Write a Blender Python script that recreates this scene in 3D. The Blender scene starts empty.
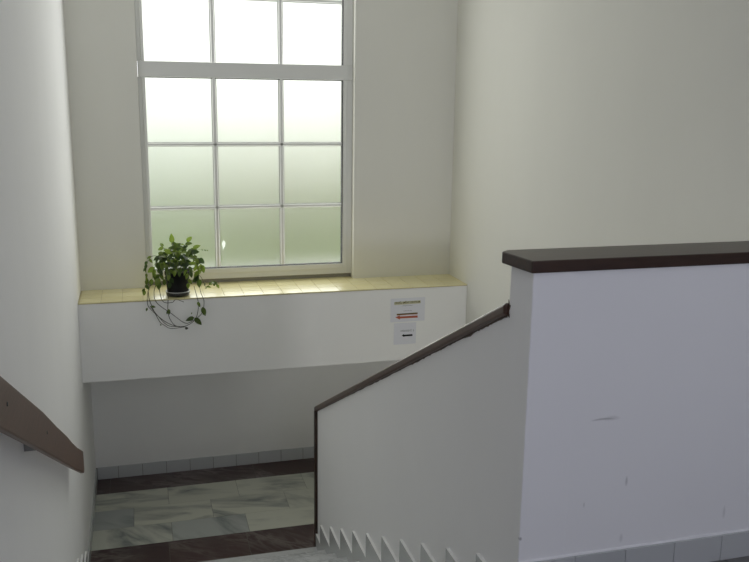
import bpy, bmesh, math, random
from mathutils import Vector, Matrix, noise
random.seed(7)
SC = bpy.context.scene
COL = SC.collection
V = Vector

# ---------------------------------------------------------------- dimensions (metres)
XL, XR = -0.4727, 2.7029          # left / right wall of the stairwell
YW, YB, YL = 7.084, 6.6426, 7.6194  # window wall, ledge front, recessed lower wall
ZT, ZB = 0.0835, -0.556           # ledge top / underside
ZL = -1.8138                      # half landing
ZC = 3.25                         # ceiling
XP, YP, YP2, YEND = 1.1959, 2.3882, 2.5586, 5.7223
PT = 0.17                         # parapet thickness
RISE, RUN = 0.1516, 0.3168
NOS1, TR1 = 5.712, -1.668
CAMZ = 1.65
F_PX, YAW, PITCH, ROLL = 847.7445, 0.27499, 0.21400, 0.01350

# ---------------------------------------------------------------- camera
cy, sy = math.cos(YAW), math.sin(YAW)
cp, sp = math.cos(PITCH), math.sin(PITCH)
FW = V((sy*cp, cy*cp, -sp)); RT0 = V((cy, -sy, 0)); UP0 = RT0.cross(FW)
c_, s_ = math.cos(ROLL), math.sin(ROLL)
RT = RT0*c_ + UP0*s_
UP = UP0*c_ - RT0*s_
cam = bpy.data.cameras.new('camera'); co = bpy.data.objects.new('camera', cam); COL.objects.link(co)
cam.sensor_fit = 'HORIZONTAL'; cam.sensor_width = 36.0; cam.lens = 36.0*F_PX/749.0
cam.clip_start = 0.02
m = Matrix((( RT.x, UP.x, -FW.x, 0), (RT.y, UP.y, -FW.y, 0), (RT.z, UP.z, -FW.z, CAMZ), (0, 0, 0, 1)))
co.matrix_world = m
SC.camera = co

def at(px, py, Y):
    """point of the place seen at (px, py), standing at depth Y"""
    d = RT*((px-374.5)/F_PX) - UP*((py-281)/F_PX) + FW
    return V((0, 0, CAMZ)) + d*(Y/d.y)

# ---------------------------------------------------------------- mesh helpers
def link(name, bm, mat, parent=None, smooth=False, bevel=0.0, seg=2):
    bmesh.ops.recalc_face_normals(bm, faces=bm.faces)
    me = bpy.data.meshes.new(name)
    bm.to_mesh(me); bm.free()
    for x in (mat if isinstance(mat, (list, tuple)) else [mat]):
        me.materials.append(x)
    if smooth:
        for p in me.polygons: p.use_smooth = True
    o = bpy.data.objects.new(name, me); COL.objects.link(o)
    if parent: o.parent = parent
    if bevel:
        b = o.modifiers.new('bevel', 'BEVEL'); b.width = bevel; b.segments = seg
        b.limit_method = 'ANGLE'; b.angle_limit = math.radians(40)
    return o

def box(bm, x0, x1, y0, y1, z0, z1):
    vs = [bm.verts.new(p) for p in ((x0,y0,z0),(x1,y0,z0),(x1,y1,z0),(x0,y1,z0),(x0,y0,z1),(x1,y0,z1),(x1,y1,z1),(x0,y1,z1))]
    fs = []
    for f in ((0,3,2,1),(4,5,6,7),(0,1,5,4),(1,2,6,5),(2,3,7,6),(3,0,4,7)):
        fs.append(bm.faces.new([vs[i] for i in f]))
    return fs

def prism_x(bm, pts, x0, x1):
    """polygon in (y, z) extruded along x"""
    a = [bm.verts.new((x0, y, z)) for y, z in pts]; b = [bm.verts.new((x1, y, z)) for y, z in pts]
    n = len(pts)
    bm.faces.new(a); bm.faces.new(b[::-1])
    for i in range(n):
        j = (i+1) % n
        bm.faces.new((a[i], b[i], b[j], a[j]))

def prism_z(bm, pts, z0, z1):
    a = [bm.verts.new((x, y, z0)) for x, y in pts]; b = [bm.verts.new((x, y, z1)) for x, y in pts]
    n = len(pts)
    bm.faces.new(a); bm.faces.new(b[::-1])
    for i in range(n):
        j = (i+1) % n
        bm.faces.new((a[i], b[i], b[j], a[j]))

def catmull(P, n=6):
    out = []
    Q = [P[0]*2-P[1]] + list(P) + [P[-1]*2-P[-2]]
    for i in range(1, len(Q)-2):
        p0, p1, p2, p3 = Q[i-1:i+3]
        for k in range(n):
            t = k/n
            out.append(0.5*((2*p1)+(p2-p0)*t+(2*p0-5*p1+4*p2-p3)*t*t+(3*p1-p0-3*p2+p3)*t*t*t))
    out.append(P[-1].copy())
    return out

def tube(bm, P, r, sides=6, taper=1.0):
    rings = []
    n = len(P)
    ref = V((0.3, 0.2, 1)).normalized()
    for i, p in enumerate(P):
        d = (P[min(i+1, n-1)] - P[max(i-1, 0)])
        if d.length < 1e-9: d = V((0, 0, 1))
        d.normalize()
        u = d.cross(ref)
        if u.length < .05: u = d.cross(V((1, 0, 0)))
        u.normalize(); w = d.cross(u)
        rr = r*(1+(taper-1)*i/max(n-1, 1))
        rings.append([bm.verts.new(p+(u*math.cos(a)+w*math.sin(a))*rr) for a in (2*math.pi*k/sides for k in range(sides))])
    for A, B in zip(rings, rings[1:]):
        for k in range(sides):
            bm.faces.new((A[k], A[(k+1) % sides], B[(k+1) % sides], B[k]))
    bm.faces.new(rings[0][::-1]); bm.faces.new(rings[-1])

def lathe(bm, prof, c, seg=40):
    rings = []
    for r, z in prof:
        rings.append([bm.verts.new((c[0]+r*math.cos(2*math.pi*k/seg), c[1]+r*math.sin(2*math.pi*k/seg), c[2]+z)) for k in range(seg)])
    for A, B in zip(rings, rings[1:]):
        for k in range(seg):
            bm.faces.new((A[k], A[(k+1) % seg], B[(k+1) % seg], B[k]))
    bm.faces.new(rings[0][::-1]); bm.faces.new(rings[-1])

def tag(o, label, cat, group=None, kind=None):
    o['label'] = label; o['category'] = cat
    if group: o['group'] = group
    if kind: o['kind'] = kind
    return o

def empty(name, loc, label, cat, group=None, kind=None):
    o = bpy.data.objects.new(name, None); COL.objects.link(o); o.location = loc
    o.empty_display_size = .1
    return tag(o, label, cat, group, kind)

def child_at(o, parent):
    """parent a mesh built in world space under an Empty away from the origin"""
    o.parent = parent
    o.matrix_parent_inverse = Matrix.Translation(-V(parent.location))
    return o

# ---------------------------------------------------------------- materials
def mat(name, base=(.8, .8, .8), rough=.6, spec=.5):
    m = bpy.data.materials.new(name); m.use_nodes = True
    nt = m.node_tree; b = nt.nodes['Principled BSDF']
    b.inputs['Base Color'].default_value = (*base, 1); b.inputs['Roughness'].default_value = rough
    b.inputs['Specular IOR Level'].default_value = spec
    return m, nt, b

def node(nt, t, **kw):
    n = nt.nodes.new(t)
    for k, v in kw.items():
        if k in n.inputs: n.inputs[k].default_value = v
        else: setattr(n, k, v)
    return n

def coords(nt, scale=(1, 1, 1)):
    tc = node(nt, 'ShaderNodeNewGeometry'); mp = node(nt, 'ShaderNodeMapping')
    mp.inputs['Scale'].default_value = scale
    nt.links.new(tc.outputs['Position'], mp.inputs['Vector'])
    return mp.outputs['Vector']

def ramp(nt, fac, stops):
    r = node(nt, 'ShaderNodeValToRGB')
    e = r.color_ramp.elements
    while len(e) < len(stops): e.new(.5)
    for el, (p, c) in zip(e, stops): el.position = p; el.color = (*c, 1)
    nt.links.new(fac, r.inputs['Fac'])
    return r.outputs['Color']

def plaster(name, base, var=.035, rough=.85, bump=.25, streak=False):
    m, nt, b = mat(name, base, rough, .25)
    n1 = node(nt, 'ShaderNodeTexNoise', Scale=1.3 if not streak else 2.0, Detail=4.0, Roughness=.6)
    nt.links.new(coords(nt, (1, 1, .35) if streak else (1, 1, .7)), n1.inputs['Vector'])
    lo = tuple(max(0, c*(1-var)) for c in base); hi = tuple(min(1, c*(1+var)) for c in base)
    nt.links.new(ramp(nt, n1.outputs['Fac'], [(.3, lo), (.7, hi)]), b.inputs['Base Color'])
    n2 = node(nt, 'ShaderNodeTexNoise', Scale=90.0, Detail=3.0)
    n3 = node(nt, 'ShaderNodeTexNoise', Scale=5.0, Detail=2.0)
    v = coords(nt); nt.links.new(v, n2.inputs['Vector']); nt.links.new(v, n3.inputs['Vector'])
    add = node(nt, 'ShaderNodeMath', operation='MULTIPLY_ADD'); add.inputs[1].default_value = .12
    nt.links.new(n2.outputs['Fac'], add.inputs[0]); nt.links.new(n3.outputs['Fac'], add.inputs[2])
    bp = node(nt, 'ShaderNodeBump', Strength=bump, Distance=.006)
    nt.links.new(add.outputs[0], bp.inputs['Height']); nt.links.new(bp.outputs['Normal'], b.inputs['Normal'])
    return m

M = {}
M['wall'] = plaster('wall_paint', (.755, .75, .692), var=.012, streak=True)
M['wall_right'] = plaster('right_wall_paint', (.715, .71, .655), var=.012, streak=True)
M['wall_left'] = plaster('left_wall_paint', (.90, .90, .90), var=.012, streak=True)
M['parapet'] = plaster('parapet_paint', (.90, .90, .905), var=.012)
M['ceiling'] = plaster('ceiling_paint', (.82, .82, .81))
M['ledge'] = plaster('ledge_paint', (.88, .88, .855), var=.015)

# --- brown gloss-painted wood
def brown(name, a, bcol, rough, scale=(3, 3, 3)):
    m, nt, b = mat(name, a, rough, .5)
    n = node(nt, 'ShaderNodeTexNoise', Scale=6.0, Detail=6.0, Roughness=.65)
    nt.links.new(coords(nt, scale), n.inputs['Vector'])
    nt.links.new(ramp(nt, n.outputs['Fac'], [(.32, a), (.7, bcol)]), b.inputs['Base Color'])
    bp = node(nt, 'ShaderNodeBump', Strength=.15, Distance=.002)
    nt.links.new(n.outputs['Fac'], bp.inputs['Height']); nt.links.new(bp.outputs['Normal'], b.inputs['Normal'])
    return m
M['coping'] = brown('brown_coping_paint', (.026, .011, .007), (.050, .022, .014), .32, (1, 8, 8))
M['slope'] = brown('brown_slope_paint', (.060, .027, .017), (.092, .045, .029), .30, (6, 1.5, 6))
M['rail'] = brown('handrail_varnish', (.095, .047, .029), (.138, .070, .045), .42, (14, 1.5, 14))
M['smear'] = brown('brown_smear', (.05, .03, .02), (.09, .05, .035), .5)

# --- tiles carrying a per-tile random colour attribute
def tile_mat(name, cols, rough, vein=None, vein_scale=4.0, spec=.5):
    m, nt, b = mat(name, cols[0], rough, spec)
    at_ = node(nt, 'ShaderNodeAttribute', attribute_name='tile')
    base = ramp(nt, at_.outputs['Fac'], [(i/max(1, len(cols)-1), c) for i, c in enumerate(cols)])
    geo = node(nt, 'ShaderNodeNewGeometry')
    off = node(nt, 'ShaderNodeVectorMath', operation='MULTIPLY_ADD')
    cmb = node(nt, 'ShaderNodeCombineXYZ')
    mul = node(nt, 'ShaderNodeMath', operation='MULTIPLY'); mul.inputs[1].default_value = 37.0
    nt.links.new(at_.outputs['Fac'], mul.inputs[0])
    for k in range(3): nt.links.new(mul.outputs[0], cmb.inputs[k])
    off.inputs[1].default_value = (1, 1, 1)
    nt.links.new(geo.outputs['Position'], off.inputs[0]); nt.links.new(cmb.outputs[0], off.inputs[2])
    rot = node(nt, 'ShaderNodeVectorRotate', rotation_type='Z_AXIS')
    nt.links.new(off.outputs[0], rot.inputs['Vector']); nt.links.new(at_.outputs['Fac'], rot.inputs['Angle'])
    if vein:
        w = node(nt, 'ShaderNodeTexNoise', Scale=vein_scale, Detail=8.0, Roughness=.55, Distortion=.5)
        st_ = node(nt, 'ShaderNodeMapping'); st_.inputs['Rotation'].default_value = (0, 0, .6); st_.inputs['Scale'].default_value = (.45, 1.5, 1)
        nt.links.new(rot.outputs[0], st_.inputs['Vector']); nt.links.new(st_.outputs[0], w.inputs['Vector'])
        cl = node(nt, 'ShaderNodeTexNoise', Scale=2.2, Detail=4.0, Distortion=.8)
        nt.links.new(st_.outputs[0], cl.inputs['Vector'])
        # thin dark lines where the noise crosses its middle, broken up by a cloud mask
        sub = node(nt, 'ShaderNodeMath', operation='SUBTRACT'); sub.inputs[1].default_value = .5
        ab = node(nt, 'ShaderNodeMath', operation='ABSOLUTE')
        nt.links.new(w.outputs['Fac'], sub.inputs[0]); nt.links.new(sub.outputs[0], ab.inputs[0])
        mr = node(nt, 'ShaderNodeMapRange'); mr.inputs['From Min'].default_value = 0.0; mr.inputs['From Max'].default_value = .095
        mr.inputs['To Min'].default_value = 1.0; mr.inputs['To Max'].default_value = 0.0
        nt.links.new(ab.outputs[0], mr.inputs['Value'])
        mk = node(nt, 'ShaderNodeMapRange'); mk.inputs['From Min'].default_value = .42; mk.inputs['From Max'].default_value = .66
        nt.links.new(cl.outputs['Fac'], mk.inputs['Value'])
        mm = node(nt, 'ShaderNodeMath', operation='MULTIPLY'); nt.links.new(mr.outputs[0], mm.inputs[0]); nt.links.new(mk.outputs[0], mm.inputs[1])
        sc = node(nt, 'ShaderNodeMath', operation='MULTIPLY'); sc.inputs[1].default_value = .95; nt.links.new(mm.outputs[0], sc.inputs[0])
        mx = node(nt, 'ShaderNodeMixRGB'); mx.inputs['Color2'].default_value = (*vein, 1)
        nt.links.new(sc.outputs[0], mx.inputs['Fac']); nt.links.new(base, mx.inputs['Color1'])
        base = mx.outputs['Color']
    nt.links.new(base, b.inputs['Base Color'])
    return m
M['marble'] = tile_mat('landing_marble', [(.60, .61, .51), (.64, .65, .55), (.34, .37, .38), (.62, .63, .53), (.46, .49, .47)], .28, (.13, .15, .15), 2.0)
M['red'] = tile_mat('red_stone', [(.050, .026, .023), (.075, .040, .036), (.060, .032, .028)], .30, (.20, .17, .155), 9.0)
M['skirt'] = tile_mat('grey_skirting_glaze', [(.50, .52, .52), (.56, .575, .575), (.53, .55, .55)], .22)
M['yellow'] = tile_mat('yellow_sill_glaze', [(.76, .68, .34), (.83, .76, .42), (.80, .72, .38)], .34)
for _n in M['yellow'].node_tree.nodes:
    if _n.type == 'BSDF_PRINCIPLED':
        _n.inputs['Coat Weight'].default_value = 1.0; _n.inputs['Coat Roughness'].default_value = .26
M['lit_tile_top'], nt, b = mat('lit_cut_edge', (.86, .86, .85), .5)  # white cut edge, also painting in the light caught by tile tops
M['grout'] = plaster('grout', (.20, .19, .17), bump=.1)
M['sillgrout'] = plaster('sill_grout', (.50, .45, .28), bump=.1)
M['terrazzo'] = tile_mat('grey_terrazzo', [(.56, .57, .57), (.62, .63, .63), (.59, .60, .60)], .20, (.30, .31, .31), 30.0)
M['upperfloor'] = tile_mat('dark_landing_stone', [(.17, .17, .165), (.20, .20, .195)], .3, (.10, .10, .10), 20.0)
M['frame'], nt, b = mat('window_enamel', (.71, .715, .69), .38, .5)
M['bracket'], nt, b = mat('painted_bracket', (.20, .20, .19), .6)
M['seal'], nt, b = mat('grey_mortar', (.30, .29, .25), .9)
M['gasket'], nt, b = mat('black_gasket', (.02, .02, .022), .6)
M['pot'], nt, b = mat('pot_plastic', (.010, .010, .011), .75, .25)
M['saucer'], nt, b = mat('saucer_plastic', (.02, .02, .02), .3)
M['saucer_glint'], nt, b = mat('saucer_rim_highlight', (.55, .56, .55), .3)
M['soil'] = plaster('soil', (.035, .024, .017), var=.4, bump=1.0)
M['paper'], nt, b = mat('paper', (.76, .768, .81), .8, .2)
M['ink'], nt, b = mat('black_ink', (.012, .012, .014), .8, .1)
M['greyink'], nt, b = mat('grey_ink', (.16, .17, .17), .8, .1)
M['olive'], nt, b = mat('olive_ink', (.11, .095, .02), .8, .1)
M['highlight'], nt, b = mat('pale_yellow_ink', (.60, .59, .42), .8, .1)
M['redink'], nt, b = mat('red_ink', (.46, .13, .08), .8, .1)
M['metal'], nt, b = mat('dark_bracket_metal', (.06, .06, .06), .4); b.inputs['Metallic'].default_value = .7
M['stickerw'], nt, b = mat('torn_sticker_paper', (.85, .87, .85), .7)
t = node(nt, 'ShaderNodeBsdfTranslucent'); t.inputs['Color'].default_value = (.9, .92, .9, 1)
mx = node(nt, 'ShaderNodeMixShader'); mx.inputs[0].default_value = .92
nt.links.new(b.outputs[0], mx.inputs[1]); nt.links.new(t.outputs[0], mx.inputs[2]); nt.links.new(mx.outputs[0], nt.nodes['Material Output'].inputs['Surface'])

def frosted(name):
    m = bpy.data.materials.new(name); m.use_nodes = True
    nt = m.node_tree; nt.nodes.clear()
    out = node(nt, 'ShaderNodeOutputMaterial'); g = node(nt, 'ShaderNodeBsdfGlass')
    g.inputs['Roughness'].default_value = .42; g.inputs['IOR'].default_value = 1.45
    g.inputs['Color'].default_value = (.985, 1.0, .965, 1)
    n = node(nt, 'ShaderNodeTexNoise', Scale=55.0, Detail=2.0)
    nt.links.new(coords(nt), n.inputs['Vector'])
    bp = node(nt, 'ShaderNodeBump', Strength=.12, Distance=.003)
    nt.links.new(n.outputs['Fac'], bp.inputs['Height']); nt.links.new(bp.outputs['Normal'], g.inputs['Normal'])
    nt.links.new(g.outputs[0], out.inputs['Surface'])
    return m
M['glass'] = frosted('frosted_glass')

def leafmat(name, a, bcol, trans):
    m, nt, b = mat(name, a, .35, .5)
    at_ = node(nt, 'ShaderNodeAttribute', attribute_name='tile')
    c = ramp(nt, at_.outputs['Fac'], [(0, a), (1, bcol)])
    nt.links.new(c, b.inputs['Base Color'])
    t = node(nt, 'ShaderNodeBsdfTranslucent')
    ct = ramp(nt, at_.outputs['Fac'], [(0, tuple(x*2.2 for x in a)), (1, tuple(min(1, x*2.0) for x in bcol))])
    nt.links.new(ct, t.inputs['Color'])
    mx = node(nt, 'ShaderNodeMixShader'); mx.inputs[0].default_value = trans
    out = nt.nodes['Material Output']
    nt.links.new(b.outputs[0], mx.inputs[1]); nt.links.new(t.outputs[0], mx.inputs[2]); nt.links.new(mx.outputs[0], out.inputs['Surface'])
    return m
M['leaf'] = leafmat('leaf_green', (.024, .048, .012), (.145, .205, .028), .42)
M['stem'], nt, b = mat('stem_green', (.085, .095, .035), .5)
M['vine'], nt, b = mat('vine_brown', (.045, .045, .030), .6)

# parapet front carries a couple of scuffs with a shape of their own
def add_scuff(nt, b, centre, size, bend, strength, col):
    src = b.inputs['Base Color'].links[0].from_socket
    geo = node(nt, 'ShaderNodeNewGeometry'); sep = node(nt, 'ShaderNodeSeparateXYZ')
    nt.links.new(geo.outputs['Position'], sep.inputs[0])
    def mth(op, a, b2, c=None):
        n = node(nt, 'ShaderNodeMath', operation=op)
        for i, v in enumerate((a, b2, c)):
            if v is None: continue
            if isinstance(v, (int, float)): n.inputs[i].default_value = v
            else: nt.links.new(v, n.inputs[i])
        return n.outputs[0]
    u = mth('DIVIDE', mth('SUBTRACT', sep.outputs['X'], centre[0]), size[0])
    w = mth('DIVIDE', mth('SUBTRACT', sep.outputs['Z'], centre[1]), size[1])
    u2 = mth('MULTIPLY', u, u)
    w = mth('MULTIPLY_ADD', u2, bend, w)
    d = mth('ADD', u2, mth('MULTIPLY', w, w))
    f = mth('MAXIMUM', mth('SUBTRACT', 1.0, d), 0.0)
    f = mth('MULTIPLY', f, strength)
    # only on the landing face of the parapet
    f = mth('MULTIPLY', f, mth('LESS_THAN', sep.outputs['Y'], YP+.01))
    mx = node(nt, 'ShaderNodeMixRGB'); mx.inputs['Color2'].default_value = (*col, 1)
    nt.links.new(f, mx.inputs['Fac']); nt.links.new(src, mx.inputs['Color1'])
    nt.links.new(mx.outputs['Color'], b.inputs['Base Color'])
nt = M['parapet'].node_tree; b = nt.nodes['Principled BSDF']
for px, py, sx, sz, bend, st in ((603, 419, .050, .0045, .9, .45), (612, 418, .035, .010, .3, .22), (626.5, 481, .006, .022, .2, .35), (724, 512, .007, .03, .3, .22), (584, 505, .004, .012, .1, .25), (520.5, 539, .006, .008, 0, .6), (621, 538, .008, .02, 0, .2)):
    q = at(px, py, YP)
    add_scuff(nt, b, (q.x, q.z), (sx, sz), bend, st, (.20, .20, .20))

def edge_up(bm, faces):  # gives up-facing tops the paler material, as if lit
    for f in faces:
        f.normal_update()
        zs = [v.co.z for v in f.verts]
        if max(zs)-min(zs) < 1e-5 and max(zs) >= max(v.co.z for g in faces for v in g.verts)-1e-5: f.material_index = 1

def set_tile(bm, faces, val, lay):
    for f in faces:
        for l in f.loops: l[lay] = (val, val, val, 1)

# ================================================================ SETTING
# --- left and right walls, back wall, ceiling
bm = bmesh.new(); box(bm, XL-.2, XL, -3.0, YL+.2, -4.2, ZC)
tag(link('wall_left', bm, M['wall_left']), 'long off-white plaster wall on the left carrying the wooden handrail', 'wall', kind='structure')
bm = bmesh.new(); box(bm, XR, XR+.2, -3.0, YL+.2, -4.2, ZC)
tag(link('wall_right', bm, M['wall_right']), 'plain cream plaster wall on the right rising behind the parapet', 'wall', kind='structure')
bm = bmesh.new(); box(bm, XL, XR, -3.0, YL+.2, ZC, ZC+.15)
tag(link('ceiling', bm, M['ceiling']), 'white plaster ceiling of the stairwell above the window', 'ceiling', kind='structure')

# --- window wall with its opening
WX0, WX1, WZ1 = .047, 1.804, 3.02
YO = 7.36                             # outer face
bm = bmesh.new()
box(bm, XL, WX0, YW, YO, ZT-.05, ZC); box(bm, WX1, XR, YW, YO, ZT-.05, ZC)
box(bm, WX0, WX1, YW, YO, WZ1, ZC); box(bm, WX0, WX1, YO-.14, YO, ZT-.05, ZT+.012)
tag(link('wall_window', bm, M['wall']), 'cream plaster wall surrounding the tall frosted window', 'wall', kind='structure')
# --- ledge: deep white box under the window
bm = bmesh.new(); box(bm, XL, XR, YB, YL+.2, ZB, ZT-.012)
tag(link('wall_ledge', bm, M['ledge'], bevel=.004), 'deep white plastered ledge box projecting under the window', 'ledge', kind='structure')
bm = bmesh.new(); box(bm, XL, XR, YL, YL+.2, -4.2, ZB)
tag(link('wall_landing', bm, M['ledge']), 'shaded white wall recessed below the ledge at the landing', 'wall', kind='structure')

# --- yellow sill tiles
bm = bmesh.new(); lay = bm.loops.layers.float_color.new('tile')
set_tile(bm, box(bm, XL+.001, XR-.001, YB-.002, YO-.145, ZT-.012, ZT-.003), .5, lay)
for f in bm.faces: f.material_index = 1
pitch = .157; g = .0022
xs = [XL+.012]
while xs[-1] < XR: xs.append(xs[-1]+pitch)
ys = [YB-.004, YB+.15, YB+.30, YW+.005, YO-.146]
for i in range(len(xs)-1):
    for j in range(len(ys)-1):
        x0, x1 = xs[i]+g, min(xs[i+1]-g, XR-.001)
        if j == 3: x0, x1 = max(x0, WX0+.002), min(x1, WX1-.002)
        if x1-x0 < .01: continue
        set_tile(bm, box(bm, x0, x1, ys[j]+(g if j else 0), ys[j+1]-g, ZT-.006, ZT), random.random(), lay)
tag(link('sill_tiles', bm, [M['yellow'], M['sillgrout']]), 'pale yellow glazed tiles covering the top of the window ledge', 'window sill', kind='structure')

# --- half landing floor: marble rows between dark red stone bands
bm = bmesh.new(); lay = bm.loops.layers.float_color.new('tile')
set_tile(bm, box(bm, XL, XR, NOS1-.32, YL, ZL-.2, ZL-.003), 0, lay)
for f in bm.faces: f.material_index = 2
def row(y0, y1, joints, mi, vals=None):
    for i in range(len(joints)-1):
        fs = box(bm, joints[i]+.0015, joints[i+1]-.0015, y0+.0015, y1-.0015, ZL-.006, ZL)
        for f in fs: f.material_index = mi
        set_tile(bm, fs, vals[i] if vals else random.random(), lay)
def zfloor(px, py):
    d = RT*((px-374.5)/F_PX) - UP*((py-281)/F_PX) + FW
    return (V((0, 0, CAMZ)) + d*((ZL-CAMZ)/d.z)).x
def jl(start, step):
    a = [XL+.002]; x = start
    while x-step > XL+.05: x -= step
    while x < XR-.05: a.append(x); x += step
    return a + [XR-.002]
Y1, Y2, Y3, Y4 = 7.2983, 6.9695, 6.6389, 6.3245
row(Y1, YL, jl(.95, 1.3), 1)
row(Y2, Y1, jl(zfloor(168, 492), .607), 0, [.10, .02, .22, .8, .3, .2, .2])
row(Y3, Y2, jl(zfloor(134, 515), .645), 0, [.56, .18, .25, .72, .3, .9, .3])
row(Y4, Y3, jl(zfloor(172, 528), .607), 0, [.82, .97, .26, .7, .3, .8, .3])
row(5.90, Y4, jl(zfloor(249, 545), .607), 1, [.1, .5, .9, .3, .6, .2, .4])
row(NOS1-.30, 5.90, jl(.4, .607), 0)
tag(link('floor_landing', bm, [M['marble'], M['red'], M['grout']]), 'half landing floor of veined marble tiles between dark red stone bands', 'floor', kind='structure')

# --- stairs down to the landing (upper flight) and on down behind the parapet
def flight(name, x0, x1, nos, tr, n, direction, label):
    root = empty(name, ((x0+x1)/2, nos, tr), label, 'stairs', kind='structure')
    for k in range(n):
        bm = bmesh.new(); lay = bm.loops.layers.float_color.new('tile')
        if direction > 0:   # climbs towards the camera
            y1 = nos-RUN*k; y0 = y1-RUN; z = tr+RISE*k
            fs = box(bm, x0, x1, y0-.02, y1, z-.16, z)
        else:
            y0 = nos-RUN*k-RUN; y1 = y0+RUN+.0; z = tr-RISE*k
            fs = box(bm, x0, x1, y0, y1+.02, z-.16, z)
        set_tile(bm, fs, random.random(), lay)
        o = link('step', bm, M['terrazzo'], bevel=.004); child_at(o, root)
    return root
flight('staircase', XL, XP, NOS1, TR1, 11, 1, 'grey polished stone steps descending towards the landing')
flight('staircase', XP+PT, XR, NOS1-.32, ZL-RISE, 9, -1, 'lower flight of grey steps going down behind the parapet')
# --- upper landing
TOPY = NOS1-RUN*11
bm = bmesh.new(); lay = bm.loops.layers.float_color.new('tile')
set_tile(bm, box(bm, XL, XR, -3.0, TOPY, -.25, -.004), .5, lay)
set_tile(bm, box(bm, XP, XR, TOPY, YP, -.25, -.004), .5, lay)
for f in bm.faces: f.material_index = 1
y = YP-.0
while y > -2.9:
    x = XL+.002
    while x < XR-.05:
        x1 = min(x+.5, XR-.002); ya, yb = max(y-.33, -2.99), y
        if yb > TOPY:
            if x1 > XP+.01: set_tile(bm, box(bm, max(x, XP)+.0015, x1-.0015, ya+.0015, yb-.0015, -.006, 0), random.random(), lay)
            if x < XP and TOPY-ya > .02: set_tile(bm, box(bm, x+.0015, min(x1, XP)-.0015, ya+.0015, TOPY, -.006, 0), random.random(), lay)
        else:
            set_tile(bm, box(bm, x+.0015, x1-.0015, ya+.0015, yb-.0015, -.006, 0), random.random(), lay)
        x = x1
    y -= .33
tag(link('floor_upper', bm, [M['upperfloor'], M['grout']]), 'upper landing floor of grey stone tiles at the foot of the parapet', 'floor', kind='structure')

# --- wall behind the viewer, with an unseen window added to give cool fill light
BX0, BX1, BZ0, BZ1 = .0, 2.1, 1.25, 3.0
bm = bmesh.new()
box(bm, XL, BX0, -3.2, -3.0, -.25, ZC); box(bm, BX1, XR, -3.2, -3.0, -.25, ZC)
box(bm, BX0, BX1, -3.2, -3.0, -.25, BZ0); box(bm, BX0, BX1, -3.2, -3.0, BZ1, ZC)
tag(link('wall_back', bm, M['wall']), 'plaster wall at the back of the upper landing with an added window', 'wall', kind='structure')
w2 = empty('added_window_2', ((BX0+BX1)/2, -3.1, BZ0), 'unseen frosted window added in the back wall for cool fill light', 'window', kind='structure')
bm = bmesh.new()
for a in ((BX0, BX0+.06, BZ0, BZ1), (BX1-.06, BX1, BZ0, BZ1), (BX0+.06, BX1-.06, BZ0, BZ0+.06), (BX0+.06, BX1-.06, BZ1-.06, BZ1), (1.02, 1.08, BZ0+.06, BZ1-.06)):
    box(bm, a[0], a[1], -3.13, -3.07, a[2], a[3])
child_at(link('window_frame', bm, M['frame'], bevel=.004), w2)
for x0, x1 in ((BX0+.06, 1.02), (1.08, BX1-.06)):
    bm = bmesh.new(); box(bm, x0, x1, -3.106, -3.10, BZ0+.06, BZ1-.06)
    child_at(link('pane', bm, M['glass']), w2)

# --- parapet: sloping stair wall plus the level wall along the upper landing (one plastered wall)
SL = .153/.3168
def zlow(y): return -.2204 + (4.9514-y)*SL      # underside of the sloping coping
bm = bmesh.new()
ze = ZL-2.3
prism_x(bm, [(YEND, ze), (YEND, zlow(YEND)), (YP2, zlow(YP2)), (YP2, 1.1134), (YP, 1.1134), (YP, ze)], XP, XP+PT)
box(bm, XP+PT, XR, YP, YP2, ze, 1.1134)
bmesh.ops.remove_doubles(bm, verts=bm.verts, dist=1e-5)
tag(link('wall_parapet', bm, M['parapet'], bevel=.005), 'solid white balustrade wall turning from the landing down the stairs', 'parapet', kind='structure')

# ---------------------------------------------------------------- copings
x0, y0, y1 = XP-.0125, YP-.0136, YP2+.023
bm = bmesh.new()
prism_z(bm, [(x0, y0), (XR, y0), (XR, y1), (x0+.004, y1), (x0-.024, y1-.026)], 1.1134, 1.1535)
tag(link('coping_board', bm, M['coping'], bevel=.005, seg=3), 'thick dark brown level board capping the landing parapet', 'coping')

cop = empty('coping_board', (XP+PT/2, 4.1, zlow(4.1)), 'thin brown painted strip sloping down the top of the stair parapet', 'coping')
bm = bmesh.new(); TH = .042
ys_ = YP2+.002; ye_ = YEND+.050
prism_x(bm, [(ys_, zlow(ys_)), (ye_, zlow(ye_)), (ye_, zlow(ye_)+TH), (ys_, zlow(ys_)+TH)], XP-.016, XP+PT+.016)
child_at(link('board', bm, M['slope'], bevel=.010, seg=3), cop)
# ragged brown paint run over the edge of the board on to the plaster
bm = bmesh.new()
N = 230; prev = None
for i in range(N+1):
    y = YP2+.003 + (YEND-.06-YP2)*i/N
    fade = max(0, 1-(y-YP2)/2.6)
    d = (.003+.008*fade)*(.35+1.3*abs(noise.noise(V((y*9, 3.3, 0))))) + .010*fade*max(0, noise.noise(V((y*38, 1.1, 5))))
    a = bm.verts.new((XP-.0016, y, zlow(y)+.004)); b_ = bm.verts.new((XP-.0016, y, zlow(y)-d))
    c = bm.verts.new((XP, y, zlow(y)+.004)); e = bm.verts.new((XP, y, zlow(y)-d))
    if prev:
        bm.faces.new((prev[0], a, b_, prev[1])); bm.faces.new((prev[1], b_, e, prev[3]))
    prev = (a, b_, c, e)
child_at(link('paint_smear', bm, M['smear']), cop)
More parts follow.
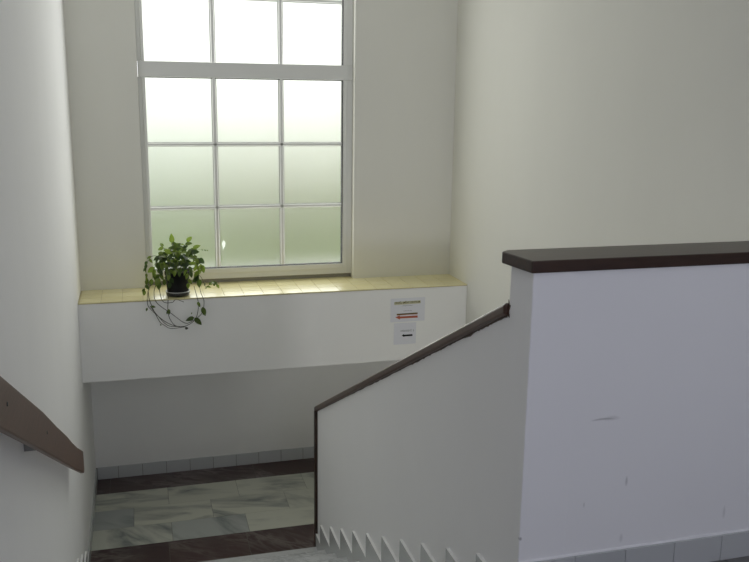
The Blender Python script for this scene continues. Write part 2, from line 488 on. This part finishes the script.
# splash of brown paint where the strip meets the landing parapet
bm = bmesh.new()
for i in range(9):
    yy = YP2-.002+random.uniform(-.008, .004); zz = zlow(YP2)+TH*random.uniform(-.15, 1.15)
    n = 9; c = bm.verts.new((XP-.002, yy, zz))
    r = [bm.verts.new((XP-.0008, yy+math.cos(k*2*math.pi/n)*random.uniform(.003, .008), zz+math.sin(k*2*math.pi/n)*random.uniform(.004, .010))) for k in range(n)]
    for k in range(n): bm.faces.new((c, r[k], r[(k+1) % n]))
child_at(link('paint_smear', bm, M['smear']), cop)

bm = bmesh.new()
box(bm, XP-.018, XP+PT+.018, YEND, YEND+.045, ZL+.001, zlow(YEND+.026))
tag(link('end_board', bm, M['coping'], bevel=.003), 'narrow upright brown board covering the low end of the stair parapet', 'board')

# ---------------------------------------------------------------- skirting tiles
def skirt_obj(name, label):
    bm = bmesh.new(); return bm, bm.loops.layers.float_color.new('tile')
def stepped(bm, lay, xa, xb, y_end):
    for k in range(1, 12):
        tip = 5.881-(k-1)*RUN; ztip = -1.568+(k-1)*.1526
        nos = NOS1-(k-1)*RUN; tr = TR1+(k-1)*RISE; trp = tr-RISE if k > 1 else ZL
        tipc = min(tip, y_end)
        low = tip-RUN+.0012
        if low < TOPY+.05: low = max(low, TOPY+.02)
        n0 = len(bm.faces)
        if tipc > nos+.002:
            pts = [(tipc, trp), (tipc, ztip), (low, ztip), (low, tr), (nos, tr), (nos, trp)]
        else:
            pts = [(tipc, tr), (tipc, ztip), (low, ztip), (low, tr)]
        prism_x(bm, pts, xa, xb)
        bm.faces.ensure_lookup_table()
        set_tile(bm, bm.faces[n0:], random.random(), lay); edge_up(bm, bm.faces[n0:])
bm, lay = skirt_obj('', ''); stepped(bm, lay, XP-.015, XP, YEND)
tag(link('baseboard_parapet', bm, [M['skirt'], M['lit_tile_top']]), 'stepped saw-tooth row of grey skirting tiles along the stair parapet', 'skirting', kind='structure')
bm, lay = skirt_obj('', ''); stepped(bm, lay, XL, XL+.012, 5.881)
# left wall beside the landing
y = 5.885
while y < YL-.02:
    set_tile(bm, box(bm, XL, XL+.011, y, min(y+.198, YL-.012), ZL, ZL+.108), random.random(), lay); y += .2
tag(link('baseboard_left', bm, [M['skirt'], M['lit_tile_top']], bevel=.001), 'grey skirting tiles stepping down along the left wall', 'skirting', kind='structure')
bm, lay = skirt_obj('', '')
xj = zfloor(118.4, 472); x = at(118.4, 470, YL).x
while x-.2155 > XL: x -= .2155
xs2 = [XL+.012]
while x < XR-.02: xs2.append(x); x += .2155
xs2.append(XR-.001)
set_tile(bm, box(bm, XL, XR, YL-.008, YL, ZL, ZL+.112), .0, lay)
for f in bm.faces: f.material_index = 1
for a, b_ in zip(xs2, xs2[1:]):
    if b_-a < .01: continue
    set_tile(bm, box(bm, a+.0022, b_-.0022, YL-.0115, YL-.002, ZL, ZL+.116+random.uniform(-.001, .001)), random.random(), lay)
tag(link('baseboard_landing', bm, [M['skirt'], M['grout']], bevel=.001), 'row of grey skirting tiles along the landing back wall', 'skirting', kind='structure')
bm, lay = skirt_obj('', '')
x = at(573.5, 560, YP).x - .0
while x-.199 > XP: x -= .199
xs2 = [XP+.002]
while x < XR-.02: xs2.append(x); x += .199
xs2.append(XR-.001)
for a, b_ in zip(xs2, xs2[1:]):
    if b_-a < .01: continue
    set_tile(bm, box(bm, a+.001, b_-.001, YP-.011, YP, 0, .1005), random.random(), lay)
tag(link('baseboard_upper', bm, M['skirt'], bevel=.0015), 'row of grey skirting tiles at the foot of the landing parapet', 'skirting', kind='structure')
# uneven paint lip above the tiles
bm = bmesh.new(); prev = None
for i in range(121):
    x = XP+.004+(XR-XP-.006)*i/120
    h = .1005+.004+.004*noise.noise(V((x*6, 0, 0)))
    v = [bm.verts.new((x, YP-.0035, .0995)), bm.verts.new((x, YP-.0035, h)), bm.verts.new((x, YP, h+.004)), bm.verts.new((x, YP, .0995))]
    if prev:
        for k in range(3): bm.faces.new((prev[k], v[k], v[k+1], prev[k+1]))
    prev = v
tag(link('trim_1', bm, M['parapet']), 'uneven white paint lip above the skirting of the landing parapet', 'trim', kind='structure')

# ================================================================ WINDOW
win = empty('window_1', ((WX0+WX1)/2, 7.17, ZT), 'tall white framed window with frosted panes split by white bars', 'window', kind='structure')
FY0, FY1 = 7.145, 7.215
GX0, GX1 = .103, 1.7175
ZR = [.21, .7265, 1.249, 1.782]; ZU = [1.904, 2.414, 2.93]
XM = [.641, 1.1925]
def frame_piece(name, rects, bevel=.004):
    bm = bmesh.new()
    for x0, x1, z0, z1, ya, yb in rects: box(bm, x0, x1, ya, yb, z0, z1)
    return child_at(link(name, bm, M['frame'], bevel=bevel), win)
frame_piece('window_frame', [(WX0, .078, .117, 1.782, FY0+.012, FY1+.02), (WX0, .078, 1.904, WZ1, FY0+.012, FY1+.02), (1.760, WX1, 1.782, 1.904, FY0+.012, FY1+.02), (1.752, WX1, 1.904, WZ1, FY0+.012, FY1+.02), (1.752, WX1, .117, 1.782, FY0+.012, FY1+.02), (.078, 1.752, .117, .165, FY0+.012, FY1+.02), (.078, 1.752, 2.97, WZ1, FY0+.012, FY1+.02)])
frame_piece('sash_frame', [(.078, GX0, .165, 1.782, FY0, FY1), (GX1+.002, 1.752, .165, 1.782, FY0, FY1), (GX0, GX1+.002, .165, ZR[0], FY0, FY1)])
frame_piece('transom', [(WX0+.003, 1.760, 1.782, 1.904, FY0-.002, FY1)])
frame_piece('sash_frame', [(.078, GX0, 1.904, 2.97, FY0, FY1), (GX1+.002, 1.752, 1.904, 2.97, FY0, FY1), (GX0, GX1+.002, 2.93, 2.97, FY0, FY1)])
# dark drip gap under the frame
bm = bmesh.new(); box(bm, WX0, WX1, FY0+.03, FY1+.005, ZT, .117)
child_at(link('lower_seal', bm, M['seal']), win)
# black gasket along the right and lower glass edges
bm = bmesh.new()
box(bm, GX1-.007, GX1+.002, 7.150, 7.185, ZR[0], 1.782); box(bm, GX1-.007, GX1+.002, 7.150, 7.185, 1.904, 2.93)
box(bm, GX0, GX1-.007, 7.152, 7.185, ZR[0], ZR[0]+.006); box(bm, GX0, GX1-.007, 7.160, 7.185, 1.776, 1.782)
child_at(link('glass_gasket', bm, M['gasket']), win)
# glazing bars: bevelled profile
def bar(p0, p1, w, vertical):
    bm = bmesh.new()
    ya, yb, yc = 7.158, 7.174, 7.186
    prof = [(-w/2, yc), (-w/2, yb), (-w/5, ya), (w/5, ya), (w/2, yb), (w/2, yc)]
    if vertical:
        x, z0, z1 = p0; 
        A = [bm.verts.new((x+u, y, z0)) for u, y in prof]; B = [bm.verts.new((x+u, y, z1)) for u, y in prof]
    else:
        z, x0, x1 = p0
        A = [bm.verts.new((x0, y, z+u)) for u, y in prof]; B = [bm.verts.new((x1, y, z+u)) for u, y in prof]
    n = len(prof)
    bm.faces.new(A); bm.faces.new(B[::-1])
    for i in range(n): bm.faces.new((A[i], B[i], B[(i+1) % n], A[(i+1) % n]))
    child_at(link('glazing_bar', bm, M['frame']), win)
for x in XM:
    bar((x, ZR[0], 1.782), None, .045, True); bar((x, 1.904, 2.93), None, .045, True)
for z in (ZR[1], ZR[2], ZU[1]):
    bar((z, GX0, GX1), None, .037, False)
XG = [GX0, XM[0], XM[1], GX1]
for za, zb in ((ZR[0], ZR[1]), (ZR[1], ZR[2]), (ZR[2], ZR[3]), (ZU[0], ZU[1]), (ZU[1], ZU[2])):
    for i in range(3):
        bm = bmesh.new(); box(bm, XG[i], XG[i+1], 7.187, 7.193, za, zb)
        child_at(link('pane', bm, M['glass']), win)
# torn sticker on the middle bottom pane
bm = bmesh.new()
pts = [(223.0, 251.5), (222.4, 246.5), (221.6, 243.5), (223.2, 240.0), (224.8, 241), (226.0, 243.2), (225.2, 246.0), (223.9, 248.8)]
A = [bm.verts.new(at(px, py, 7.1932)) for px, py in pts]; bm.faces.new(A)
tag(link('torn_sticker', bm, M['stickerw']), 'small torn white sticker scrap on the lower middle window pane', 'sticker')

# ================================================================ HANDRAIL
XH = XL+.088
top = [(5.115, -.480), (4.75, -.305), (4.45, -.150), (4.1638, .005), (3.75, .216), (3.3088, .449), (2.4127, .892), (1.6, 1.294)]
bot = [(1.6, 1.137), (2.345, .7627), (3.1174, .3766), (4.3748, -.259), (5.085, -.612)]
hr = empty('handrail', (XL, 4.0, 0.0), 'reddish brown wooden plank handrail sloping down the left wall', 'handrail')
bm = bmesh.new(); prism_x(bm, [(5.118, -.604)] + top + bot, XH-.024, XH)
child_at(link('plank', bm, M['rail'], bevel=.006, seg=3), hr)
for px, py in ((7, 404), (47, 432.6)):
    d = RT*((px-374.5)/F_PX) - UP*((py-281)/F_PX) + FW
    q = V((0, 0, CAMZ)) + d*(XH/d.x)
    bm = bmesh.new()
    bmesh.ops.create_cone(bm, cap_ends=True, segments=16, radius1=.008, radius2=.006, depth=.003, matrix=Matrix.Translation((XH+.0012, q.y, q.z)) @ Matrix.Rotation(math.pi/2, 4, 'Y'))
    child_at(link('screw', bm, M['metal'], smooth=False), hr)
    bm = bmesh.new()
    zc = -.259-(q.y-4.3748)*.502
    box(bm, XL, XH-.0235, q.y-.010, q.y+.010, zc+.026, zc+.09)
    child_at(link('bracket', bm, M['bracket']), hr)

# ================================================================ NOTICES
def sheet(name, corners_px, label, items):
    P = [at(px, py, YB) for px, py in corners_px]
    x0 = (P[0].x+P[3].x)/2; x1 = (P[1].x+P[2].x)/2; z1 = (P[0].z+P[1].z)/2; z0 = (P[2].z+P[3].z)/2
    root = empty(name, ((x0+x1)/2, YB-.0005, (z0+z1)/2), label, 'notice')
    bm = bmesh.new()
    n = 8; vs = []
    for i in range(n+1):
        u = i/n; x = x0+(x1-x0)*u
        bow = .0012+.0015*math.sin(math.pi*u)
        vs.append([bm.verts.new((x, YB-bow, z0)), bm.verts.new((x, YB-bow, z1)), bm.verts.new((x, YB-.0003, z1)), bm.verts.new((x, YB-.0003, z0))])
    for a, b_ in zip(vs, vs[1:]):
        for k in range(4): bm.faces.new((a[k], b_[k], b_[(k+1) % 4], a[(k+1) % 4]))
    bm.faces.new(vs[0]); bm.faces.new(vs[-1][::-1])
    child_at(link('paper', bm, M['paper']), root)
    return root
def print_text(root, name, s, px, py, w_px, h_px, material, bold=0.0):
    a = at(px-w_px/2, py, YB-.0034); b_ = at(px+w_px/2, py-.07*w_px, YB-.0034)
    cu = bpy.data.curves.new(name, 'FONT'); cu.body = s; cu.align_x = 'CENTER'; cu.align_y = 'CENTER'
    cu.extrude = .0001; cu.offset = bold
    cu.materials.append(material)
    o = bpy.data.objects.new(name, cu); COL.objects.link(o)
    cu.size = 1.0
    bpy.context.view_layer.update()
    dx = max(o.dimensions.x, .01); wid = (b_-a).length
    h = h_px/126.0/.70
    dg = bpy.context.evaluated_depsgraph_get()
    me = bpy.data.meshes.new_from_object(o.evaluated_get(dg))
    bpy.data.objects.remove(o); bpy.data.curves.remove(cu)
    if not me.materials: me.materials.append(material)
    o = bpy.data.objects.new(name, me); COL.objects.link(o)
    o.scale = (wid/dx, h, 1)
    ctr = (a+b_)/2
    o.rotation_euler = (math.pi/2, 0, 0)
    o.location = ctr
    o.parent = root; o.matrix_parent_inverse = Matrix.Translation(-V(root.location))
    return o
def flat(root, name, pts, material):
    bm = bmesh.new()
    A = [bm.verts.new(at(px, py, YB-.0033)) for px, py in pts]; B = [bm.verts.new(v.co+V((0, .0004, 0))) for v in A]
    bm.faces.new(A); bm.faces.new(B[::-1])
    for i in range(len(A)): bm.faces.new((A[i], B[i], B[(i+1) % len(A)], A[(i+1) % len(A)]))
    return child_at(link(name, bm, material), root)
n1 = sheet('paper_notice', [(390.5, 298.6), (424.5, 297.2), (425, 320.6), (390.5, 322.2)], 'landscape white paper notice with a red arrow, upper of two on the ledge', [])
flat(n1, 'highlighter', [(394.2, 302.2), (420.6, 300.2), (420.7, 303.2), (394.3, 305.2)], M['highlight'])
print_text(n1, 'lettering', 'ODDĚL SMĚNY CENTRUM', 407.4, 303.4, 25.5, 2.0, M['olive'], .025)
print_text(n1, 'lettering', 'objednávky', 407.3, 305.9, 10.5, .9, M['greyink'])
print_text(n1, 'lettering', 'vchod do', 407.5, 311.0, 8.5, 1.1, M['greyink'])
flat(n1, 'highlighter', [(396.8, 313.9), (417.6, 312.5), (417.6, 313.6), (396.8, 315.0)], M['olive'])
flat(n1, 'underline', [(396.8, 315.0), (417.6, 313.75), (417.6, 314.2), (396.8, 315.45)], M['redink'])
flat(n1, 'red_arrow', [(395.3, 317.5), (399.8, 315.4), (399.9, 316.5), (417.6, 315.5), (417.7, 317.6), (400.0, 318.5), (400.2, 319.7)], M['redink'])
n2 = sheet('paper_notice', [(393.6, 323.2), (415.6, 322.3), (416.2, 343.0), (393.8, 345.0)], 'smaller white paper notice with a black arrow, below the other sheet', [])
print_text(n2, 'lettering', 'VÝCHOD Č. 2', 407.2, 331.3, 13.5, 1.8, M['greyink'], .012)
flat(n2, 'black_arrow', [(401.7, 335.6), (404.0, 333.9), (404.1, 334.8), (412.4, 334.1), (412.5, 335.9), (404.2, 336.5), (404.3, 337.2)], M['ink'])

# ================================================================ POTTED PLANT
PC = V((.281, 6.765, ZT))
pl = empty('potted_plant', PC, 'trailing green houseplant in a black pot on the yellow tiled ledge', 'plant')
bm = bmesh.new()
lathe(bm, [(.080, .012), (.084, .05), (.093, .165), (.098, .168), (.0995, .178), (.0995, .197), (.095, .198), (.093, .190), (.089, .178)], PC)
pot = child_at(link('pot', bm, M['pot'], smooth=True), pl)
bm = bmesh.new(); lathe(bm, [(.0885, .170), (.089, .178), (.06, .185), (.01, .188)], PC)
child_at(link('soil', bm, M['soil'], smooth=True), pl)
bm = bmesh.new(); lathe(bm, [(.080, .0), (.090, .004), (.0945, .034), (.0905, .034), (.086, .010), (.02, .010)], PC)
sau = child_at(link('saucer', bm, M['saucer'], smooth=True), pl)
bm = bmesh.new()
P = [PC+V((math.cos(a)*.0930, math.sin(a)*.0930, .0355)) for a in (2*math.pi*k/48 for k in range(49))]
tube(bm, P, .0034, 8)  # pale ring paints in the highlight along the saucer's upper edge
rim_glint = link('rim_glint', bm, M['saucer_glint'], smooth=True); rim_glint.parent = sau; rim_glint.matrix_parent_inverse = sau.matrix_parent_inverse.inverted() @ sau.matrix_parent_inverse

def leaf(bm, lay, base, d, up, L, W, val, curl=.35, fold=.35):
    d = d.normalized(); side = d.cross(up)
    if side.length < .05: side = d.cross(V((1, 0, .2)))
    side.normalize(); nrm = side.cross(d).normalized()
    n = 7; rows = []
    for i in range(n+1):
        t = i/n
        w = W*.5*(math.sin(math.pi*min(1, t**.75))**.85 if 0 < t < 1 else .0) + .0006
        c = base + d*(L*t) - nrm*(curl*L*t*t)
        rows.append([bm.verts.new(c+side*w*u+nrm*(abs(u)*w*fold)) for u in (-1, -.5, 0, .5, 1)])
    for A, B in zip(rows, rows[1:]):
        for k in range(4):
            f = bm.faces.new((A[k], A[k+1], B[k+1], B[k])); f.smooth = True
            set_tile(bm, [f], val, lay)

rnd = random.Random(21)
fo = bmesh.new(); flay = fo.loops.layers.float_color.new('tile')
st = bmesh.new()
def branch(pts, n, L=(.046, .074), skip=.2, up_bias=.25, stem_r=.0022, droop=.75):
    """pts: (px, py, Y)"""
    P = catmull([at(*p) for p in pts], 8)
    tube(st, P, stem_r, 5, .6)
    for k in range(n):
        t = skip+(1-skip)*(k+rnd.random()*.6)/n
        i = min(len(P)-2, int(t*(len(P)-1)))
        p = P[i]; tan = (P[i+1]-P[i]).normalized()
        ang = rnd.uniform(0, 2*math.pi)
        r = V((math.cos(ang), math.sin(ang)*.6, rnd.uniform(-.3, .4)))
        d = (tan*.6 + r*.85 + V((0, 0, up_bias-droop*t))).normalized()
        l = rnd.uniform(*L)
        up = V((rnd.uniform(-.5, .5), -.75+rnd.uniform(-.4, .4), rnd.uniform(.2, 1)))
        leaf(fo, flay, p, d, up, l, l*rnd.uniform(.44, .58), rnd.random()**1.5, rnd.uniform(.05, .4), rnd.uniform(.1, .4))
    d = (P[-1]-P[-3]).normalized()
    l = rnd.uniform(*L)
    leaf(fo, flay, P[-1], d, V((0, -.8, .6)), l, l*.55, rnd.random())
Yc = 6.765
B = branch
# crown
B([(177, 272, Yc), (173, 255, Yc-.02), (172, 243, Yc-.03)], 10)
B([(178, 272, Yc), (182, 250, Yc+.03), (187, 242, Yc+.05)], 10)
B([(176, 272, Yc), (168, 256, Yc+.03), (163, 247, Yc+.07)], 8)
B([(179, 272, Yc), (187, 254, Yc), (193, 249, Yc-.01)], 9)
B([(177, 272, Yc), (177, 252, Yc-.06), (176, 247, Yc-.09)], 9)
B([(177, 270, Yc), (178, 254, Yc+.08), (175, 247, Yc+.12)], 8)
B([(176, 272, Yc), (168, 258, Yc-.05), (164, 256, Yc-.08)], 9)
B([(179, 272, Yc), (185, 258, Yc-.06), (189, 257, Yc-.10)], 9)
# arching over to the left
B([(175, 272, Yc), (163, 255, Yc-.04), (156, 264, Yc-.07), (152, 279, Yc-.08)], 12)
B([(176, 270, Yc), (166, 258, Yc-.06), (160, 268, Yc-.10), (159, 281, Yc-.115)], 12)
B([(174, 270, Yc), (163, 264, Yc+.06), (157, 264, Yc+.12)], 7)
B([(176, 271, Yc), (156, 256, Yc-.02), (147, 263, Yc-.03), (146, 277, Yc-.05), (144.5, 290, Yc-.06)], 12, (.032, .05), .35)
# arching over to the right
B([(180, 270, Yc), (188, 253, Yc-.02), (196, 256, Yc-.04), (201, 265, Yc-.05)], 11)
B([(180, 270, Yc), (192, 257, Yc-.05), (198, 268, Yc-.08), (199, 279, Yc-.09)], 11)
B([(180, 270, Yc), (190, 263, Yc+.08), (196, 264, Yc+.14)], 7)
# hanging in front of the pot
B([(178, 270, Yc), (186, 261, Yc-.10), (190, 271, Yc-.13)], 7, (.045, .065))
B([(176, 270, Yc), (171, 262, Yc-.09), (167, 268, Yc-.13), (165, 279, Yc-.135)], 9, (.045, .065))
B([(177, 270, Yc), (178, 262, Yc-.09), (179, 270, Yc-.13)], 5, (.045, .06))
B([(175, 270, Yc), (171, 263, Yc-.10), (169.5, 271, Yc-.14), (169.5, 282, Yc-.145)], 6, (.045, .065))
B([(180, 270, Yc), (186, 264, Yc-.11), (187.5, 272, Yc-.14), (188, 283, Yc-.15)], 6, (.045, .065))
B([(178, 268, Yc), (176, 264, Yc-.10), (175, 270, Yc-.125)], 4, (.04, .055))
# sprigs
B([(186, 268, Yc), (200, 276, Yc-.05), (206, 287, Yc-.08), (212, 282, Yc-.09), (216, 284.5, Yc-.09)], 8, (.035, .058), .4)
B([(183, 262, Yc), (196, 250, Yc+.02), (206.5, 250.3, Yc+.03)], 2, (.012, .02), .7, stem_r=.0012)
child_at(link('foliage', fo, M['leaf']), pl)
child_at(link('stems', st, M['stem'], smooth=True), pl)
# trailing stems looping over the front of the ledge
YF = YB-.028
vines = [
    ([(151, 283, Yc-.09), (147.8, 293, 6.66), (147.6, 304, YF), (151.5, 310, YF), (165, 321.5, YF-.02), (178, 326.5, YF-.03), (188, 325, YF-.03), (196, 318, YF-.02), (198.5, 305, YF-.01), (197, 297, 6.63), (194, 286, 6.68)],
     [(147.2, 307.8, YF, -.3, -.9, .028), (197.5, 302, YF-.02, .5, -1, .045), (192, 312.5, YF-.02, -.4, -.8, .015)]),
    ([(156, 284, Yc-.08), (154, 293, 6.655), (157, 303, YF), (172, 314, YF-.01), (185, 323, YF-.02), (193, 320.5, YF-.03), (202, 313, YF-.02), (204, 301, YF-.005), (201, 293, 6.645), (198, 280, 6.69)],
     [(202.5, 307, YF-.02, .25, -1, .075), (204, 313, YF-.02, -.6, -.8, .018), (194.0, 317.3, YF-.03, -1, -.3, .068), (194.5, 317.8, YF-.03, .9, -.95, .080)]),
    ([(148, 291, 6.67), (149.5, 300, 6.635), (154, 311, YF), (160, 322, YF), (164, 325, YF-.01), (171, 328.5, YF-.02), (184, 327, YF-.02)],
     [(151, 306.3, YF, 1, -.2, .035), (160.5, 324, YF, .2, -1, .015)]),
    ([(167, 278, Yc-.14), (167.5, 288, Yc-.14), (168.5, 296, 6.66), (168, 302, 6.635), (168, 312, YF), (170.5, 320, YF), (176, 326, YF-.01), (186, 327, YF-.02)],
     [(168.5, 309, YF, .1, -1, .045), (167.8, 310.5, YF, -.3, -1, .03)]),
    ([(150, 306, YF-.005), (158, 316, YF-.012), (168, 325.5, YF-.015), (180, 326.5, YF-.025)], []),
    ([(159, 281, Yc-.115), (159.5, 290, 6.665), (163, 301.5, YF), (172, 302.5, YF), (176, 299.5, YF), (184, 302, YF)], []),
]
rv = random.Random(5)
for pts, leaves in vines:
    bm = bmesh.new()
    tube(bm, catmull([at(*p) for p in pts], 8), .0028, 6, .8)
    o = child_at(link('trailing_stem', bm, M['vine'], smooth=True), pl)
    if leaves:
        for px, py, Y, dx, dz, L in leaves:
            lb = bmesh.new(); ll = lb.loops.layers.float_color.new('tile')
            leaf(lb, ll, at(px, py, Y), V((dx, -.25, dz)), V((rv.uniform(-.2, .2), -1, .3)), L, L*.5, rv.uniform(.1, .6), .2)
            lo = link('leaf', lb, M['leaf']); lo.parent = o; lo.matrix_parent_inverse = Matrix.Identity(4)
bm = bmesh.new()
bmesh.ops.create_icosphere(bm, subdivisions=2, radius=.013, matrix=Matrix.Translation(at(186.5, 328.3, YF-.02)) @ Matrix.Scale(.75, 4, (0, 0, 1)))
child_at(link('bud', bm, M['vine'], smooth=True), pl)

# ================================================================ OUTDOORS (seen blurred through the frosted panes)
gm, nt, b = mat('lawn_grass', (.10, .17, .05), .9, .1)
n = node(nt, 'ShaderNodeTexNoise', Scale=.35, Detail=5.0); nt.links.new(coords(nt), n.inputs['Vector'])
nt.links.new(ramp(nt, n.outputs['Fac'], [(.3, (.110, .155, .040)), (.7, (.155, .200, .058))]), b.inputs['Base Color'])
bm = bmesh.new(); box(bm, -60, 60, YL+.3, 90, -2.4, -2.2)
tag(link('ground', bm, gm), 'green lawn outside beyond the frosted window', 'ground', kind='structure')

def bush(x, y, h, r, col, label):
    bmat, nt, b = mat('bush_foliage', col, .8, .2)
    n = node(nt, 'ShaderNodeTexNoise', Scale=2.5, Detail=6.0); nt.links.new(coords(nt), n.inputs['Vector'])
    nt.links.new(ramp(nt, n.outputs['Fac'], [(.3, tuple(c*.6 for c in col)), (.7, tuple(c*1.3 for c in col))]), b.inputs['Base Color'])
    root = empty('bush', (x, y, -2.2), label, 'bush')
    bm = bmesh.new()
    bmesh.ops.create_icosphere(bm, subdivisions=5, radius=1)
    for v in bm.verts:
        k = 1+.28*noise.noise(v.co*2.1+V((x, y, 0)))+.14*noise.noise(v.co*7+V((y, x, 3)))
        v.co = V((x+v.co.x*r*k, y+v.co.y*r*k, -2.2+.25+(v.co.z*k*.5+.5)*h))
    child_at(link('foliage', bm, bmat, smooth=False), root)
    bm = bmesh.new(); tube(bm, [V((x, y, -2.2)), V((x+.03, y, -1.5)), V((x, y, -2.2+h*.5))], .07, 8, .5)
    child_at(link('trunk', bm, M['vine']), root)
bush(4.2, 22, 2.25, 2.8, (.145, .145, .026), 'yellowish bush outside, blurred behind the middle panes of the window')
bush(10.5, 34, 2.2, 4.2, (.24, .28, .09), 'broad pale green bush outside, blurred behind the right panes')
bush(-.9, 25, 2.0, 2.2, (.11, .18, .07), 'low dark green bush outside, blurred behind the left panes')

# ================================================================ LIGHT
w = bpy.data.worlds.new('overcast_sky'); SC.world = w; w.use_nodes = True
bg = w.node_tree.nodes['Background']; bg.inputs['Color'].default_value = (.985, 1.0, 1.0, 1); bg.inputs['Strength'].default_value = 1.9

def area(name, loc, rot, sx, sy_, power, color):
    l = bpy.data.lights.new(name, 'AREA'); l.shape = 'RECTANGLE'; l.size = sx; l.size_y = sy_; l.energy = power; l.color = color
    o = bpy.data.objects.new(name, l); COL.objects.link(o); o.location = loc; o.rotation_euler = rot
    return o
# daylight passing the frosted panes of the stair window, and cool fill at the window added behind
area('daylight_lower', ((GX0+GX1)/2, 7.168, (ZR[0]+ZR[3])/2), (-math.pi/2, 0, 0), GX1-GX0, ZR[3]-ZR[0], 19, (.98, 1.0, .95))
area('daylight_upper', ((GX0+GX1)/2, 7.168, (ZU[0]+ZU[2])/2), (-math.pi/2, 0, 0), GX1-GX0, ZU[2]-ZU[0], 18.5, (.98, 1.0, .98))
area('back_fill', ((BX0+BX1)/2, -3.06, (BZ0+BZ1)/2), (math.pi/2, 0, 0), BX1-BX0-.12, BZ1-BZ0-.12, 45, (.79, .81, 1.0))
# unseen fill added low in the lower flight to brighten the landing
area('landing_fill', (2.05, 2.9, -2.9), (math.radians(115), 0, 0), 1.1, 1.6, 26, (.98, .97, 1.0))

SC.cycles.caustics_refractive = False
SC.cycles.caustics_reflective = False
SC.cycles.use_denoising = True
SC.cycles.max_bounces = 12
SC.cycles.diffuse_bounces = 8
vs = SC.view_settings
SC.display_settings.display_device = 'sRGB'
vs.view_transform = 'Standard'; vs.look = 'None'; vs.exposure = 0.0; vs.gamma = 1.0
vs.use_curve_mapping = False
